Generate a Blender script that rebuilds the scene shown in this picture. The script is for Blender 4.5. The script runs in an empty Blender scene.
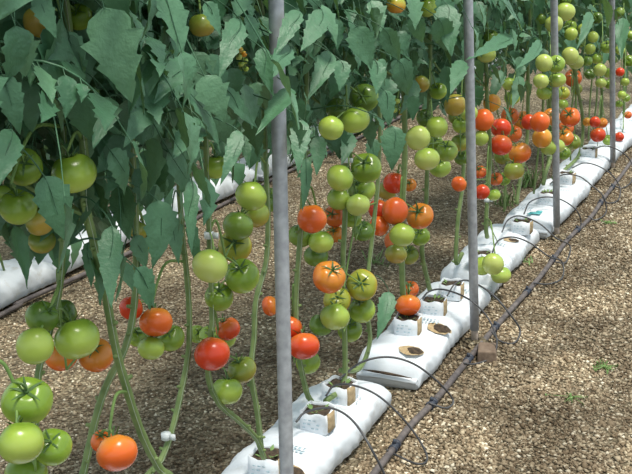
import bpy, math, random
import numpy as np
from mathutils import Vector, Matrix

SC = bpy.context.scene
COL = SC.collection

# ------------------------------------------------------------------ camera
F = 1050.0                      # focal length in pixels of a 632 px wide frame
H = 1.62                        # eye height
_r = np.array([494., 327., -F]); _r /= np.linalg.norm(_r)
_n = np.array([136., -3570., -F]); _n = _n - _r * (_n @ _r); _n /= np.linalg.norm(_n)
M = np.array([np.cross(_r, -_n), _r, -_n])          # camera -> world rotation
CAM = np.array([0., 0., H])
cd = bpy.data.cameras.new('camera'); cam = bpy.data.objects.new('camera', cd); COL.objects.link(cam)
cd.sensor_width = 36.0; cd.lens = F / 632 * 36; cd.clip_start = .05; cd.clip_end = 200
cam.matrix_world = Matrix([list(M[i]) + [CAM[i]] for i in range(3)] + [[0, 0, 0, 1]])
SC.camera = cam

# ------------------------------------------------------------------ sky, sun, exposure
W = bpy.data.worlds.new('sky'); SC.world = W; W.use_nodes = True
bg = W.node_tree.nodes['Background']
bg.inputs[0].default_value = (0.80, 0.93, 1.0, 1); bg.inputs[1].default_value = 0.92
sd = bpy.data.lights.new('sun', 'SUN'); sun = bpy.data.objects.new('sun', sd); COL.objects.link(sun)
sd.energy = 3.9; sd.angle = math.radians(14); sd.color = (1.0, .95, .86)
sdir = Vector((0.30, -0.10, 1.0)).normalized()       # towards the sun
sun.rotation_euler = sdir.to_track_quat('Z', 'Y').to_euler()
vs = SC.view_settings
vs.view_transform = 'Standard'; vs.look = 'None'; vs.gamma = 1; vs.use_curve_mapping = False
vs.exposure = 0.12

# ------------------------------------------------------------------ measuring helpers
def ray(px, py):
    d = M @ np.array([px - 316., 237. - py, -F]); return d / np.linalg.norm(d)
def gnd(px, py, z=0.):
    d = ray(px, py); return CAM + d * ((z - H) / d[2])
def pl(px, py, x):
    d = ray(px, py); return CAM + d * (x / d[0])
def proj(p):
    c = M.T @ (np.asarray(p, float) - CAM); return 316 + F * c[0] / -c[2], 237 - F * c[1] / -c[2], -c[2]

# ------------------------------------------------------------------ materials
def nodes(name):
    m = bpy.data.materials.new(name); m.use_nodes = True
    nt = m.node_tree; b = nt.nodes['Principled BSDF']
    return m, nt, b
def N(nt, kind, **kw):
    n = nt.nodes.new(kind)
    for k, v in kw.items(): setattr(n, k, v)
    return n
def ramp(nt, stops, src=None):
    r = N(nt, 'ShaderNodeValToRGB'); e = r.color_ramp.elements
    while len(e) < len(stops): e.new(.5)
    for i, (p, c) in enumerate(stops):
        e[i].position = p; e[i].color = (*c, 1)
    if src is not None: nt.links.new(src, r.inputs[0])
    return r
def noise(nt, scale, detail=3, coord='Object', rough=.5):
    tc = N(nt, 'ShaderNodeTexCoord'); n = N(nt, 'ShaderNodeTexNoise')
    n.inputs['Scale'].default_value = scale; n.inputs['Detail'].default_value = detail
    n.inputs['Roughness'].default_value = rough
    nt.links.new(tc.outputs[coord], n.inputs['Vector']); return n
def bump(nt, b, src, strength, dist=.01):
    bp = N(nt, 'ShaderNodeBump'); bp.inputs['Strength'].default_value = strength
    bp.inputs['Distance'].default_value = dist
    nt.links.new(src, bp.inputs['Height']); nt.links.new(bp.outputs[0], b.inputs['Normal'])
def simple(name, c1, c2, scale=20, rough=.6, metal=0, bstr=.2, spec=.5, bd=.005, det=4):
    m, nt, b = nodes(name)
    n = noise(nt, scale, det)
    r = ramp(nt, [(.3, c1), (.7, c2)], n.outputs[0])
    nt.links.new(r.outputs[0], b.inputs['Base Color'])
    b.inputs['Roughness'].default_value = rough; b.inputs['Metallic'].default_value = metal
    b.inputs['Specular IOR Level'].default_value = spec
    if bstr: bump(nt, b, n.outputs[0], bstr, bd)
    return m

def tomato_mat(name, shoulder, body, tip):
    m, nt, b = nodes(name)
    tc = N(nt, 'ShaderNodeTexCoord'); sp = N(nt, 'ShaderNodeSeparateXYZ')
    nt.links.new(tc.outputs['Generated'], sp.inputs[0])
    nz = noise(nt, 14, 3)
    nz.inputs['Scale'].default_value = 1.6
    add = N(nt, 'ShaderNodeMath', operation='MULTIPLY_ADD')
    nt.links.new(nz.outputs[0], add.inputs[0]); add.inputs[1].default_value = .35
    nt.links.new(sp.outputs[2], add.inputs[2])
    r = ramp(nt, [(.25, tip), (.62, body), (1.0, shoulder)], add.outputs[0])
    oi = N(nt, 'ShaderNodeObjectInfo')
    mr = N(nt, 'ShaderNodeMapRange'); mr.inputs[3].default_value = .86; mr.inputs[4].default_value = 1.1
    nt.links.new(oi.outputs['Random'], mr.inputs[0])
    hs = N(nt, 'ShaderNodeHueSaturation'); nt.links.new(mr.outputs[0], hs.inputs['Value'])
    nt.links.new(r.outputs[0], hs.inputs['Color'])
    nt.links.new(hs.outputs[0], b.inputs['Base Color'])
    b.inputs['Roughness'].default_value = .27; b.inputs['Specular IOR Level'].default_value = .5
    b.inputs['Subsurface Weight'].default_value = .12
    b.inputs['Subsurface Radius'].default_value = (.9, .6, .2); b.inputs['Subsurface Scale'].default_value = .012
    return m
TM = {
 'G': tomato_mat('green_tomato_skin', (.16, .26, .025), (.33, .45, .06), (.42, .52, .10)),
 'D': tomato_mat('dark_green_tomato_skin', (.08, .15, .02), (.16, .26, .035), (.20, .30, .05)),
 'L': tomato_mat('pale_green_tomato_skin', (.24, .36, .05), (.40, .50, .10), (.50, .56, .15)),
 'O': tomato_mat('olive_tomato_skin', (.18, .24, .03), (.30, .29, .045), (.42, .28, .05)),
 'Y': tomato_mat('turning_tomato_skin', (.33, .36, .04), (.62, .36, .04), (.70, .27, .03)),
 'A': tomato_mat('orange_tomato_skin', (.62, .22, .025), (.75, .16, .02), (.75, .12, .02)),
 'R': tomato_mat('red_tomato_skin', (.66, .14, .02), (.68, .07, .015), (.66, .05, .013)),
}
def leaf_mat(name, c1, c2, c3):
    m, nt, b = nodes(name)
    g = N(nt, 'ShaderNodeNewGeometry')
    r = ramp(nt, [(0, c1), (.5, c2), (1, c3)], g.outputs['Random Per Island'])
    n = noise(nt, 60, 2)
    mx = N(nt, 'ShaderNodeMix', data_type='RGBA', blend_type='MULTIPLY'); mx.inputs[0].default_value = .5
    r2 = ramp(nt, [(.3, (.65, .7, .65)), (.7, (1.1, 1.1, 1.1))], n.outputs[0])
    nt.links.new(r.outputs[0], mx.inputs[6]); nt.links.new(r2.outputs[0], mx.inputs[7])
    # paler underside of the leaf
    mb = N(nt, 'ShaderNodeMix', data_type='RGBA'); nt.links.new(g.outputs['Backfacing'], mb.inputs[0])
    nt.links.new(mx.outputs[2], mb.inputs[6])
    hs = N(nt, 'ShaderNodeHueSaturation'); hs.inputs['Value'].default_value = 1.25; hs.inputs['Saturation'].default_value = .8
    nt.links.new(mx.outputs[2], hs.inputs['Color']); nt.links.new(hs.outputs[0], mb.inputs[7])
    nt.links.new(mb.outputs[2], b.inputs['Base Color'])
    b.inputs['Roughness'].default_value = .48; b.inputs['Specular IOR Level'].default_value = .5
    tr = N(nt, 'ShaderNodeBsdfTranslucent'); tr.inputs[0].default_value = (.16, .30, .05, 1)
    ms = N(nt, 'ShaderNodeMixShader'); ms.inputs[0].default_value = .16
    out = nt.nodes['Material Output']
    nt.links.new(b.outputs[0], ms.inputs[1]); nt.links.new(tr.outputs[0], ms.inputs[2]); nt.links.new(ms.outputs[0], out.inputs[0])
    n2 = noise(nt, 160, 2); bump(nt, b, n2.outputs[0], .35, .004)
    return m
LEAF = leaf_mat('tomato_leaf', (.038, .115, .057), (.070, .185, .096), (.125, .265, .145))
STEM = simple('tomato_stem', (.11, .175, .05), (.20, .27, .09), 30, .6, bstr=.3)
STEM2 = simple('tomato_stalk', (.12, .21, .05), (.20, .31, .08), 40, .6)
CALYX = simple('tomato_calyx', (.04, .09, .02), (.08, .16, .035), 60, .6)
STEEL = simple('galvanised_steel', (.29, .30, .325), (.44, .455, .48), 45, .5, .25, .1, det=6)
RUST = simple('dirty_steel', (.28, .22, .17), (.42, .35, .30), 40, .8, 0, .3)
PIPE = simple('black_pipe_plastic', (.06, .052, .055), (.16, .135, .125), 30, .6, 0, .2)
TUBE = simple('black_tube_plastic', (.035, .036, .04), (.08, .08, .085), 30, .5, 0, 0)
BLUE = simple('dark_blue_plastic', (.02, .025, .04), (.05, .06, .085), 30, .5, 0, .1)
SOIL = simple('dark_soil', (.02, .014, .01), (.09, .06, .035), 90, .95, 0, .8)
COIR = simple('tan_coir', (.30, .21, .11), (.50, .38, .22), 70, .95, 0, .8)
STRING = simple('white_string', (.30, .36, .26), (.42, .46, .36), 50, .8, 0, 0)
CLIP = simple('white_clip_plastic', (.6, .66, .66), (.75, .78, .78), 50, .4, 0, 0)
PRINT = simple('faded_blue_print', (.30, .44, .50), (.50, .60, .64), 60, .6, 0, 0)
TEAL = simple('teal_print', (.05, .40, .42), (.12, .50, .50), 60, .6, 0, 0)
WEED = simple('weed_leaf', (.10, .20, .05), (.2, .32, .1), 60, .7, 0, 0)

def bag_mat():
    m, nt, b = nodes('white_bag_plastic')
    n = noise(nt, 5, 5, rough=.6); r = ramp(nt, [(.25, (.58, .62, .66)), (.6, (.72, .76, .80))], n.outputs[0])
    # dirt smudges with a shape of their own
    n3 = noise(nt, 17, 6, rough=.7); r3 = ramp(nt, [(.56, (1, 1, 1)), (.72, (.70, .62, .50))], n3.outputs[0])
    mx = N(nt, 'ShaderNodeMix', data_type='RGBA', blend_type='MULTIPLY'); mx.inputs[0].default_value = .6
    nt.links.new(r.outputs[0], mx.inputs[6]); nt.links.new(r3.outputs[0], mx.inputs[7])
    nt.links.new(mx.outputs[2], b.inputs['Base Color'])
    b.inputs['Roughness'].default_value = .38; b.inputs['Specular IOR Level'].default_value = .4
    n2 = noise(nt, 22, 4, rough=.6); bump(nt, b, n2.outputs[0], .25, .010)
    return m
BAG = bag_mat()

def ground_mat():
    m, nt, b = nodes('gravel_ground')
    tc = N(nt, 'ShaderNodeTexCoord')
    v = N(nt, 'ShaderNodeTexVoronoi'); v.inputs['Scale'].default_value = 75; v.inputs['Randomness'].default_value = 1
    nt.links.new(tc.outputs['Object'], v.inputs['Vector'])
    sp = N(nt, 'ShaderNodeSeparateColor'); nt.links.new(v.outputs['Color'], sp.inputs[0])
    r = ramp(nt, [(0, (.10, .08, .055)), (.45, (.20, .165, .11)), (.8, (.30, .25, .17)), (1, (.45, .40, .30))], sp.outputs[0])
    n = noise(nt, 2.2, 6, rough=.65)
    r2 = ramp(nt, [(.35, (.72, .72, .72)), (.68, (1.25, 1.22, 1.15))], n.outputs[0])
    mx = N(nt, 'ShaderNodeMix', data_type='RGBA', blend_type='MULTIPLY'); mx.inputs[0].default_value = 1
    nt.links.new(r.outputs[0], mx.inputs[6]); nt.links.new(r2.outputs[0], mx.inputs[7])
    nt.links.new(mx.outputs[2], b.inputs['Base Color'])
    b.inputs['Roughness'].default_value = .95; b.inputs['Specular IOR Level'].default_value = .15
    bump(nt, b, v.outputs['Distance'], 1.0, .02)
    return m
GROUND = ground_mat()
def stone_mat():
    m, nt, b = nodes('gravel_stone')
    g = N(nt, 'ShaderNodeNewGeometry')
    r = ramp(nt, [(0, (.115, .083, .052)), (.35, (.205, .158, .105)), (.65, (.285, .23, .16)), (.9, (.40, .34, .245)), (1, (.64, .59, .48))], g.outputs['Random Per Island'])
    tc = N(nt, 'ShaderNodeTexCoord')
    n = N(nt, 'ShaderNodeTexNoise'); n.inputs['Scale'].default_value = 2.2; n.inputs['Detail'].default_value = 5
    nt.links.new(tc.outputs['Object'], n.inputs['Vector'])
    r2 = ramp(nt, [(.36, (.60, .57, .53)), (.50, (.95, .93, .90)), (.62, (1.45, 1.42, 1.36))], n.outputs[0])  # broad blotches put dappled sun and shade into the stone colour
    mx = N(nt, 'ShaderNodeMix', data_type='RGBA', blend_type='MULTIPLY'); mx.inputs[0].default_value = 1
    nt.links.new(r.outputs[0], mx.inputs[6]); nt.links.new(r2.outputs[0], mx.inputs[7])
    nt.links.new(mx.outputs[2], b.inputs['Base Color'])
    b.inputs['Roughness'].default_value = .9; b.inputs['Specular IOR Level'].default_value = .2
    return m
STONE = stone_mat()

# ------------------------------------------------------------------ mesh helpers
class MB:
    """collects pieces; build() links them as one mesh object"""
    def __init__(s): s.v = []; s.f = []; s.n = 0
    def add(s, v, f):
        v = np.asarray(v, float); s.v.append(v); f = np.asarray(f)
        s.f.extend((f + s.n).tolist()) if f.ndim == 2 else s.f.extend([[i + s.n for i in q] for q in f])
        s.n += len(v)
    def addl(s, v, fl):
        v = np.asarray(v, float); s.v.append(v); s.f.extend([[i + s.n for i in q] for q in fl]); s.n += len(v)
    def mesh(s, name, mat, smooth=True):
        me = bpy.data.meshes.new(name)
        me.from_pydata(np.concatenate(s.v).tolist(), [], s.f)
        me.materials.append(mat)
        me.polygons.foreach_set('use_smooth', [smooth] * len(me.polygons)); me.update()
        return me
    def build(s, name, mat, parent=None, smooth=True):
        return link(name, s.mesh(name, mat, smooth), parent)
def link(name, me, parent=None, loc=None):
    o = bpy.data.objects.new(name, me); COL.objects.link(o)
    if parent: o.parent = parent
    if loc is not None: o.location = loc
    return o
def empty(name, loc=(0, 0, 0), rz=0):
    o = bpy.data.objects.new(name, None); COL.objects.link(o); o.location = loc; o.rotation_euler = (0, 0, rz)
    o.empty_display_size = .05; return o
def tag(o, label=None, cat=None, group=None, kind=None):
    if label: o['label'] = label
    if cat: o['category'] = cat
    if group: o['group'] = group
    if kind: o['kind'] = kind
    return o
def catmull(pts, k=6):
    P = np.asarray(pts, float)
    if len(P) < 3: return np.array([P[0] + (P[-1] - P[0]) * t for t in np.linspace(0, 1, k + 1)])
    P = np.vstack([2 * P[0] - P[1], P, 2 * P[-1] - P[-2]]); out = []
    for i in range(1, len(P) - 2):
        for t in np.arange(k) / k:
            a, b, c, d = P[i - 1:i + 3]
            out.append(.5 * (2 * b + (c - a) * t + (2 * a - 5 * b + 4 * c - d) * t * t + (3 * b - a - 3 * c + d) * t ** 3))
    out.append(P[-2]); return np.array(out)
def tube(mb, pts, r, seg=8, cap=True):
    P = np.asarray(pts, float); n = len(P)
    r = np.full(n, r) if np.isscalar(r) else np.interp(np.linspace(0, 1, n), np.linspace(0, 1, len(r)), r)
    T = np.gradient(P, axis=0); T /= np.linalg.norm(T, axis=1)[:, None] + 1e-12
    u = np.cross(T[0], [0, 0, 1.]);
    if np.linalg.norm(u) < 1e-3: u = np.cross(T[0], [1., 0, 0])
    u /= np.linalg.norm(u); V = []
    a = np.arange(seg) / seg * 2 * math.pi
    for i in range(n):
        u = u - T[i] * (u @ T[i]); u /= np.linalg.norm(u); w = np.cross(T[i], u)
        V.append(P[i] + r[i] * (np.cos(a)[:, None] * u + np.sin(a)[:, None] * w))
    F_ = []
    for i in range(n - 1):
        for j in range(seg):
            k = (j + 1) % seg; F_.append([i * seg + j, i * seg + k, (i + 1) * seg + k, (i + 1) * seg + j])
    if cap: F_.append(list(range(seg))[::-1]); F_.append([(n - 1) * seg + j for j in range(seg)])
    mb.addl(np.concatenate(V), F_)
def box(mb, c, s, R=None, taper=1.0):
    v = np.array([[x, y, z] for z in (-.5, .5) for y in (-.5, .5) for x in (-.5, .5)]) * np.array(s)
    v[4:, :2] *= taper
    if R is not None: v = v @ np.asarray(R).T
    mb.add(v + np.array(c), [[0, 2, 3, 1], [4, 5, 7, 6], [0, 1, 5, 4], [2, 6, 7, 3], [0, 4, 6, 2], [1, 3, 7, 5]])

rng = np.random.default_rng(11); random.seed(11)

# ================================================================== ground
gx = np.linspace(-9, 4, 131); gy = np.linspace(-2, 24, 261)
X_, Y_ = np.meshgrid(gx, gy)
def gz(x, y):
    return .006 * np.sin(x * 5.1 + 1.3 * np.sin(y * 2.3)) * np.sin(y * 3.7 + .8) + .003 * np.sin(x * 13 + y * 7) - .006
Z_ = gz(X_, Y_)
me = bpy.data.meshes.new('floor')
q = np.arange(130)[None, :] + 131 * np.arange(260)[:, None]
me.from_pydata(np.stack([X_.ravel(), Y_.ravel(), Z_.ravel()], 1).tolist(), [], np.stack([q, q + 1, q + 132, q + 131], -1).reshape(-1, 4).tolist())
me.materials.append(GROUND); me.update()
tag(link('floor', me), kind='structure')

# loose stones on the ground: nobody could count them
def stones(n, xr, yr, smin, smax):
    base = np.array([[1, 0, 0], [0, 1, 0], [-1, 0, 0], [0, -1, 0], [0, 0, 1], [0, 0, -1.]])
    P = np.stack([rng.uniform(*xr, n), yr[0] + (yr[1] - yr[0]) * rng.random(n) ** 1.35], 1)
    s = rng.uniform(smin, smax, n) * (1 + .5 * (rng.random(n) < .06))
    a = rng.random(n) * 6.28; ca, sa = np.cos(a), np.sin(a)
    v = base[None] * (1 + rng.uniform(-.35, .35, (n, 6, 3))) * s[:, None, None]
    v = v + rng.uniform(-.25, .25, (n, 6, 3)) * s[:, None, None]
    v[:, :, 1] *= rng.uniform(.55, 1, n)[:, None]; v[:, :, 2] *= rng.uniform(.35, .7, n)[:, None]
    tilt = rng.uniform(-.4, .4, n)[:, None]; v[:, :, 2] += v[:, :, 0] * tilt
    x = v[:, :, 0] * ca[:, None] - v[:, :, 1] * sa[:, None]; y = v[:, :, 0] * sa[:, None] + v[:, :, 1] * ca[:, None]
    z = v[:, :, 2] + gz(P[:, 0], P[:, 1])[:, None] + (s * .18)[:, None]
    V = np.stack([x + P[:, 0:1], y + P[:, 1:2], z], -1).reshape(-1, 3)
    f = np.array([[0, 1, 4], [1, 2, 4], [2, 3, 4], [3, 0, 4], [1, 0, 5], [2, 1, 5], [3, 2, 5], [0, 3, 5]])
    return V, (f[None] + 6 * np.arange(n)[:, None, None]).reshape(-1, 3)
Va, Fa = stones(70000, (-1.15, .1), (2.4, 8.0), .0045, .0115)
Vb, Fb = stones(60000, (-3.4, -1.15), (2.2, 9), .004, .009)
Vc, Fc = stones(12000, (-3.2, .3), (.8, 2.5), .005, .011)
Vd, Fd = stones(9000, (.1, 1.0), (2.2, 7), .005, .011)
Vt = np.concatenate([Va, Vb, Vc, Vd]); Ft = np.concatenate([Fa, Fb + len(Va), Fc + len(Va) + len(Vb), Fd + len(Va) + len(Vb) + len(Vc)])
me = bpy.data.meshes.new('gravel'); me.vertices.add(len(Vt)); me.loops.add(len(Ft) * 3); me.polygons.add(len(Ft))
me.vertices.foreach_set('co', Vt.ravel()); me.loops.foreach_set('vertex_index', Ft.ravel().astype(np.int32))
me.polygons.foreach_set('loop_start', np.arange(0, len(Ft) * 3, 3, dtype=np.int32))
me.materials.append(STONE); me.update(calc_edges=True)
tag(link('gravel', me), 'loose brown and grey gravel covering the ground around the grow bags', 'gravel', kind='stuff')

# ================================================================== grow bags
BX = -1.285
def bag_top(u, v, seed, L, w, h):
    """height of the bag's skin; u along 0..1, v across -1..1"""
    return h
def make_bag(seed, L=1.0, w=.27, h=.125):
    rs = np.random.default_rng(seed); nu, nv = 64, 40
    ph = rs.random(8) * 6.28
    u = np.linspace(-1, 1, nu); V = []
    # bulge between the planting holes, squeezed ends
    for i, uu in enumerate(u):
        e = max(0, 1 - abs(uu) ** 9) ** .5
        e = .45 + .55 * e if abs(uu) < .999 else .40
        ww = w / 2 * (.86 + .14 * e) * (1 + .03 * math.sin(uu * 7 + ph[0]))
        hh = h * e * (1 + .05 * math.sin(uu * 8 + ph[1]) + .03 * math.sin(uu * 19 + ph[2]))
        for j in range(nv):
            a = j / nv * 2 * math.pi; c, s = math.cos(a), math.sin(a)
            x = ww * math.copysign(abs(c) ** .72, c); z = hh / 2 * math.copysign(abs(s) ** .8, s)
            wr = .0022 * math.sin(a * 5 + uu * 21 + ph[3]) * math.sin(uu * 33 + ph[4] + 2 * c) + .001 * math.sin(a * 11 + uu * 47 + ph[5])
            k = 1 + wr / (w / 3)
            y = uu * L / 2 + .004 * math.sin(a * 3 + ph[6]) * abs(uu) ** 6
            zz = hh / 2 + z * k
            if s < -.2: zz = max(0, hh / 2 + z) * .6
            V.append([x * k, y, zz])
    F_ = [[i * nv + j, i * nv + (j + 1) % nv, (i + 1) * nv + (j + 1) % nv, (i + 1) * nv + j] for i in range(nu - 1) for j in range(nv)]
    F_.append(list(range(nv))[::-1]); F_.append([(nu - 1) * nv + j for j in range(nv)])
    F_ = [f[::-1] for f in F_]
    mb = MB(); mb.addl(V, F_)
    V = np.array(V)
    def top(x, y):                         # skin height for laying things on the bag
        m = (abs(V[:, 1] - y) < .03) & (abs(V[:, 0] - x) < .03) & (V[:, 2] > .03)
        return float(V[m, 2].max()) if m.any() else h
    return mb, top
BAGS = []
def place_bag(x, y0, seed, label, group, holes, detail=True, L=1.0, rz=0., h=.125, logo=False):
    t = empty('grow_bag', (x, y0 + L / 2, 0), rz); tag(t, label, 'grow bag', group)
    mb, top = make_bag(seed, L, .27, h); mb.build('bag_skin', BAG, t)
    # welded seam folded under at the near end: a low ridge with a dark crease
    m = MB(); rs = np.random.default_rng(seed)
    pts = [[-.115, -L / 2 - .004, .045], [-.04, -L / 2 - .010, .052], [.04, -L / 2 - .010, .050], [.115, -L / 2 - .004, .044]]
    P = catmull(pts, 5); n = len(P)
    lo = P - np.array([0, -.004, .020]); hi = P + np.array([0, .006, .004]); out = P - np.array([0, .010, .010])
    VV = np.concatenate([hi, P, out, lo]); FF = [[k * n + i, k * n + i + 1, (k + 1) * n + i + 1, (k + 1) * n + i] for k in range(3) for i in range(n - 1)]
    FF += [[3 * n + i, 3 * n + i + 1, i + 1, i] for i in range(n - 1)]
    m.addl(VV, FF); m.build('end_seam', BAG, t)
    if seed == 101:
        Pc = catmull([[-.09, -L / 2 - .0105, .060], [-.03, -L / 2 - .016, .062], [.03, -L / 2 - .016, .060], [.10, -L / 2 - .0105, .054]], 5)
        m = MB(); tube(m, Pc, [.001, .0045, .0055, .0045, .001], 6); m.build('crease_shade', SOIL, t)  # solid dark strip standing in for the shade inside the slit
    if detail:
        for k, (hx, hy, a, b) in enumerate(holes):
            for nm, mat, sc, dz in (('planting_hole', COIR, 1.0, .0035), ('hole_soil', SOIL, .72, .006)):
                m = MB(); ring = []
                z0 = top(hx, hy - L / 2)
                for r_ in (0, .5, 1):
                    for j in range(16 if r_ else 1):
                        t_ = j / 16 * 6.283; w_ = 1 + .07 * math.sin(3 * t_ + k) + .05 * math.sin(7 * t_)
                        ring.append([hx + a * sc * r_ * w_ * math.cos(t_) + (.012 if sc < 1 else 0), hy - L / 2 + b * sc * r_ * w_ * math.sin(t_), top(hx + a * sc * r_ * math.cos(t_), hy - L / 2 + b * sc * r_ * math.sin(t_)) - .0012 + dz * (1 - .8 * r_ ** 2)])
                FF = [[0, 1 + j, 1 + (j + 1) % 16] for j in range(16)] + [[1 + j, 17 + j, 17 + (j + 1) % 16, 1 + (j + 1) % 16] for j in range(16)]
                m.addl(ring, FF)
                if nm == 'planting_hole': hole = m.build(nm, mat, t)
                else: m.build(nm, mat, hole)
        # faded printing: short rows of blue-grey characters on the top skin
        m = MB()
        rows = [(.35, .04), (.37, .04), (.74, .06), (.77, .06)] if not logo else [(.10, -.04), (.125, -.04), (.6, .05)]
        for (yy, xx) in rows:
            for k in range(6):
                cx = xx - .035 + k * .014; cy = yy - L / 2
                z0 = top(cx, cy) + .0022
                box(m, (cx, cy, z0), (.004 + .004 * rs.random(), .012, .0008))
                if rs.random() < .6: box(m, (cx + .002, cy + .005, z0), (.008, .003, .0008))
        m.build('printed_text', PRINT, t)
        if logo:
            m = MB(); cy = .06 - L / 2
            for (dx, dy, sx, sy) in ((0, 0, .06, .030), (.016, .026, .032, .026), (-.026, -.02, .022, .014)):
                box(m, (.03 + dx, cy + dy, top(.03 + dx, cy + dy) + .002), (sx, sy, .001))
            m.build('printed_mark', TEAL, t)
    return t, top

bag_labels = [
 (2.17, 'white plastic grow bag lying in the lower centre, nearest one in front row'),
 (3.31, 'white plastic grow bag in front row, second nearest, with a creased end'),
 (4.38, 'white plastic grow bag behind the second metal pole from the left'),
 (5.34, 'white plastic grow bag with a teal printed mark beside the third metal pole'),
 (6.46, 'white plastic grow bag just beyond the third metal pole'),
 (7.50, 'white plastic grow bag lying beside the fourth, farthest metal pole'),
 (8.56, 'white plastic grow bag at right edge behind the fourth metal pole'),
 (9.62, 'white plastic grow bag beyond the right edge, farthest in front row'),
 (1.10, 'white plastic grow bag below the lower left of the picture'),
]
HOLES = {0: [(.08, .255, .045, .03)], 1: [(.065, .075, .048, .036), (.09, .33, .048, .034)], 2: [(.07, .5, .04, .03)]}
tops = []
for i, (y0, lb) in enumerate(bag_labels):
    L = [.99, .95, .86, .98, .96, .96, .96, .96, 1.0][i]
    t, tp = place_bag(BX + [-.03, .02, .01, .065, .08, .12, .17, .2, -.03][i], y0, 100 + i, lb, 'grow bags of the front row', HOLES.get(i, []), True, L, [0, 0, -.01, -.03, -.03, -.05, -.05, -.03, 0][i], logo=(i == 3))
    tops.append((BX, y0, L, tp))
back_lb = ['white grow bag of the back row at the left edge of the picture', 'white grow bag of back row behind the thick bent stem',
           'white grow bag of back row glimpsed behind the green tomatoes near the nearest pole', 'white grow bag of back row glimpsed between leaves right of nearest pole']
yb = 2.72
for k in range(16):
    lb = back_lb[k - 1] if 0 < k < 5 else 'white grow bag of the back row mostly hidden by the front plants'
    place_bag(-3.32 if k != 2 else -3.35, yb + 1.07 * k - .9, 200 + k, lb, 'grow bags of the back row', [], False, 1.02, rng.uniform(-.02, .02), h=.15)

# ================================================================== planting cubes (wrapped coir blocks)
def cube(x, y, z, label, rz=0., s=.10, h=.066, tilt=0):
    t = empty('planting_cube', (x, y, z), rz); tag(t, label, 'planting cube', 'wrapped planting cubes on the front row bags')
    # white wrapper: open-topped sleeve with wall thickness
    m = MB(); k = []
    n = 24
    def ring(half, zz, wob=0):
        out = []
        for j in range(n):
            a = j / n * 2 * math.pi; c, s_ = math.cos(a), math.sin(a)
            e = 1 / max(abs(c), abs(s_)) ** .74
            out.append([half * c * e, half * s_ * e, zz + wob * math.sin(a * 5 + x * 9)])
        return out
    hs = s / 2
    V = ring(hs * .98, 0) + ring(hs * 1.02, h * .5) + ring(hs, h, .004) + ring(hs * .93, h, .004) + ring(hs * .92, h * .82)
    FF = [[q * n + j, q * n + (j + 1) % n, (q + 1) * n + (j + 1) % n, (q + 1) * n + j] for q in range(4) for j in range(n)]
    m.addl(V, FF); m.build('wrapper', BAG, t)
    m = MB(); V = ring(hs * .94, h * .84, .003) + ring(hs * .5, h * .88, .004) + [[0, 0, h * .86]]
    m.addl(V, [[j, (j + 1) % n, n + (j + 1) % n, n + j] for j in range(n)] + [[n + j, n + (j + 1) % n, 2 * n] for j in range(n)])
    m.build('potting_soil', SOIL, t)
    # bare tan patch where the wrapper is open on the aisle side
    m = MB(); zz = np.linspace(h * .08, h * .97, 5); yy = np.linspace(-.34, .12, 6) * s
    V = [[hs * 1.035 + .0015, q_, p_] for p_ in zz for q_ in yy]; V2 = [[hs * .9, q_, p_] for p_ in zz for q_ in yy]
    FF = [[r_ * 6 + c_, r_ * 6 + c_ + 1, (r_ + 1) * 6 + c_ + 1, (r_ + 1) * 6 + c_] for r_ in range(4) for c_ in range(5)]
    edge = [r_ * 6 for r_ in range(5)] + [24 + c_ for c_ in range(1, 6)] + [r_ * 6 + 5 for r_ in (3, 2, 1, 0)] + [c_ for c_ in (4, 3, 2, 1)]
    FF += [[edge[i], edge[(i + 1) % len(edge)], 30 + edge[(i + 1) % len(edge)], 30 + edge[i]] for i in range(len(edge))]
    m.addl(V + V2, FF); m.build('bare_coir_side', COIR, t)
    m = MB()
    for r_ in range(3):
        for c_ in range(4):
            if (r_ * 3 + c_) % 4 != 1: box(m, (-.028 + c_ * .015 + .003 * r_, -hs * 1.03 - .001, h * (.3 + .2 * r_)), (.009, .001, .0035))
    m.build('printed_text', PRINT, t)
    # tiny seedling leaves in the opening
    m = MB()
    for q in range(5):
        a = rng.random() * 6.28; d = np.array([math.cos(a), math.sin(a), .7]); p = np.array([.02 * math.cos(a), .02 * math.sin(a), h * .85])
        sd_ = np.array([-math.sin(a), math.cos(a), 0]); L = .022
        tube(m, [[0, 0, h * .84], p], .0015, 4)
        m.addl([p, p + d * L * .5 + sd_ * .007, p + d * L, p + d * L * .5 - sd_ * .007, p + d * L * .5 + np.array([0, 0, .003])], [[0, 1, 4], [1, 2, 4], [2, 3, 4], [3, 0, 4]])
    m.build('seedling', WEED, t)
    return t
CUBES = []
cube_px = [ # top-centre pixel, label
 (268, 452, 'white-wrapped planting cube at bottom centre, left of the nearest metal pole'),
 (318, 408, 'white-wrapped planting cube with a tan side, right of the nearest pole'),
 (340, 382, 'white-wrapped planting cube with blue print at the far end of nearest bag'),
 (408, 316, 'white-wrapped planting cube under the small orange-red tomato pair'),
 (434, 298, 'blue-tinged planting cube in the middle of the second nearest bag'),
 (464, 283, 'tan-sided planting cube just left of the second metal pole'),
 (487, 252, 'planting cube behind the two pale green tomatoes, right of second pole'),
 (516, 219, 'planting cube at the near end of the bag with the teal mark'),
 (543, 191, 'planting cube beside the third metal pole'),
 (571, 172, 'planting cube between the third and fourth metal poles'),
 (598, 148, 'small distant planting cube just left of the fourth metal pole'),
]
for i, (px, py, lb) in enumerate(cube_px):
    g = gnd(px, py, .185)
    x = min(max(g[0], BX - .05), BX + .05) + (.05 if g[1] > 5 else 0)
    CUBES.append((x, g[1])); cube(x, g[1], .118, lb, rz=rng.uniform(-.25, .1), s=.096 if i < 6 else .10)

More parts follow.
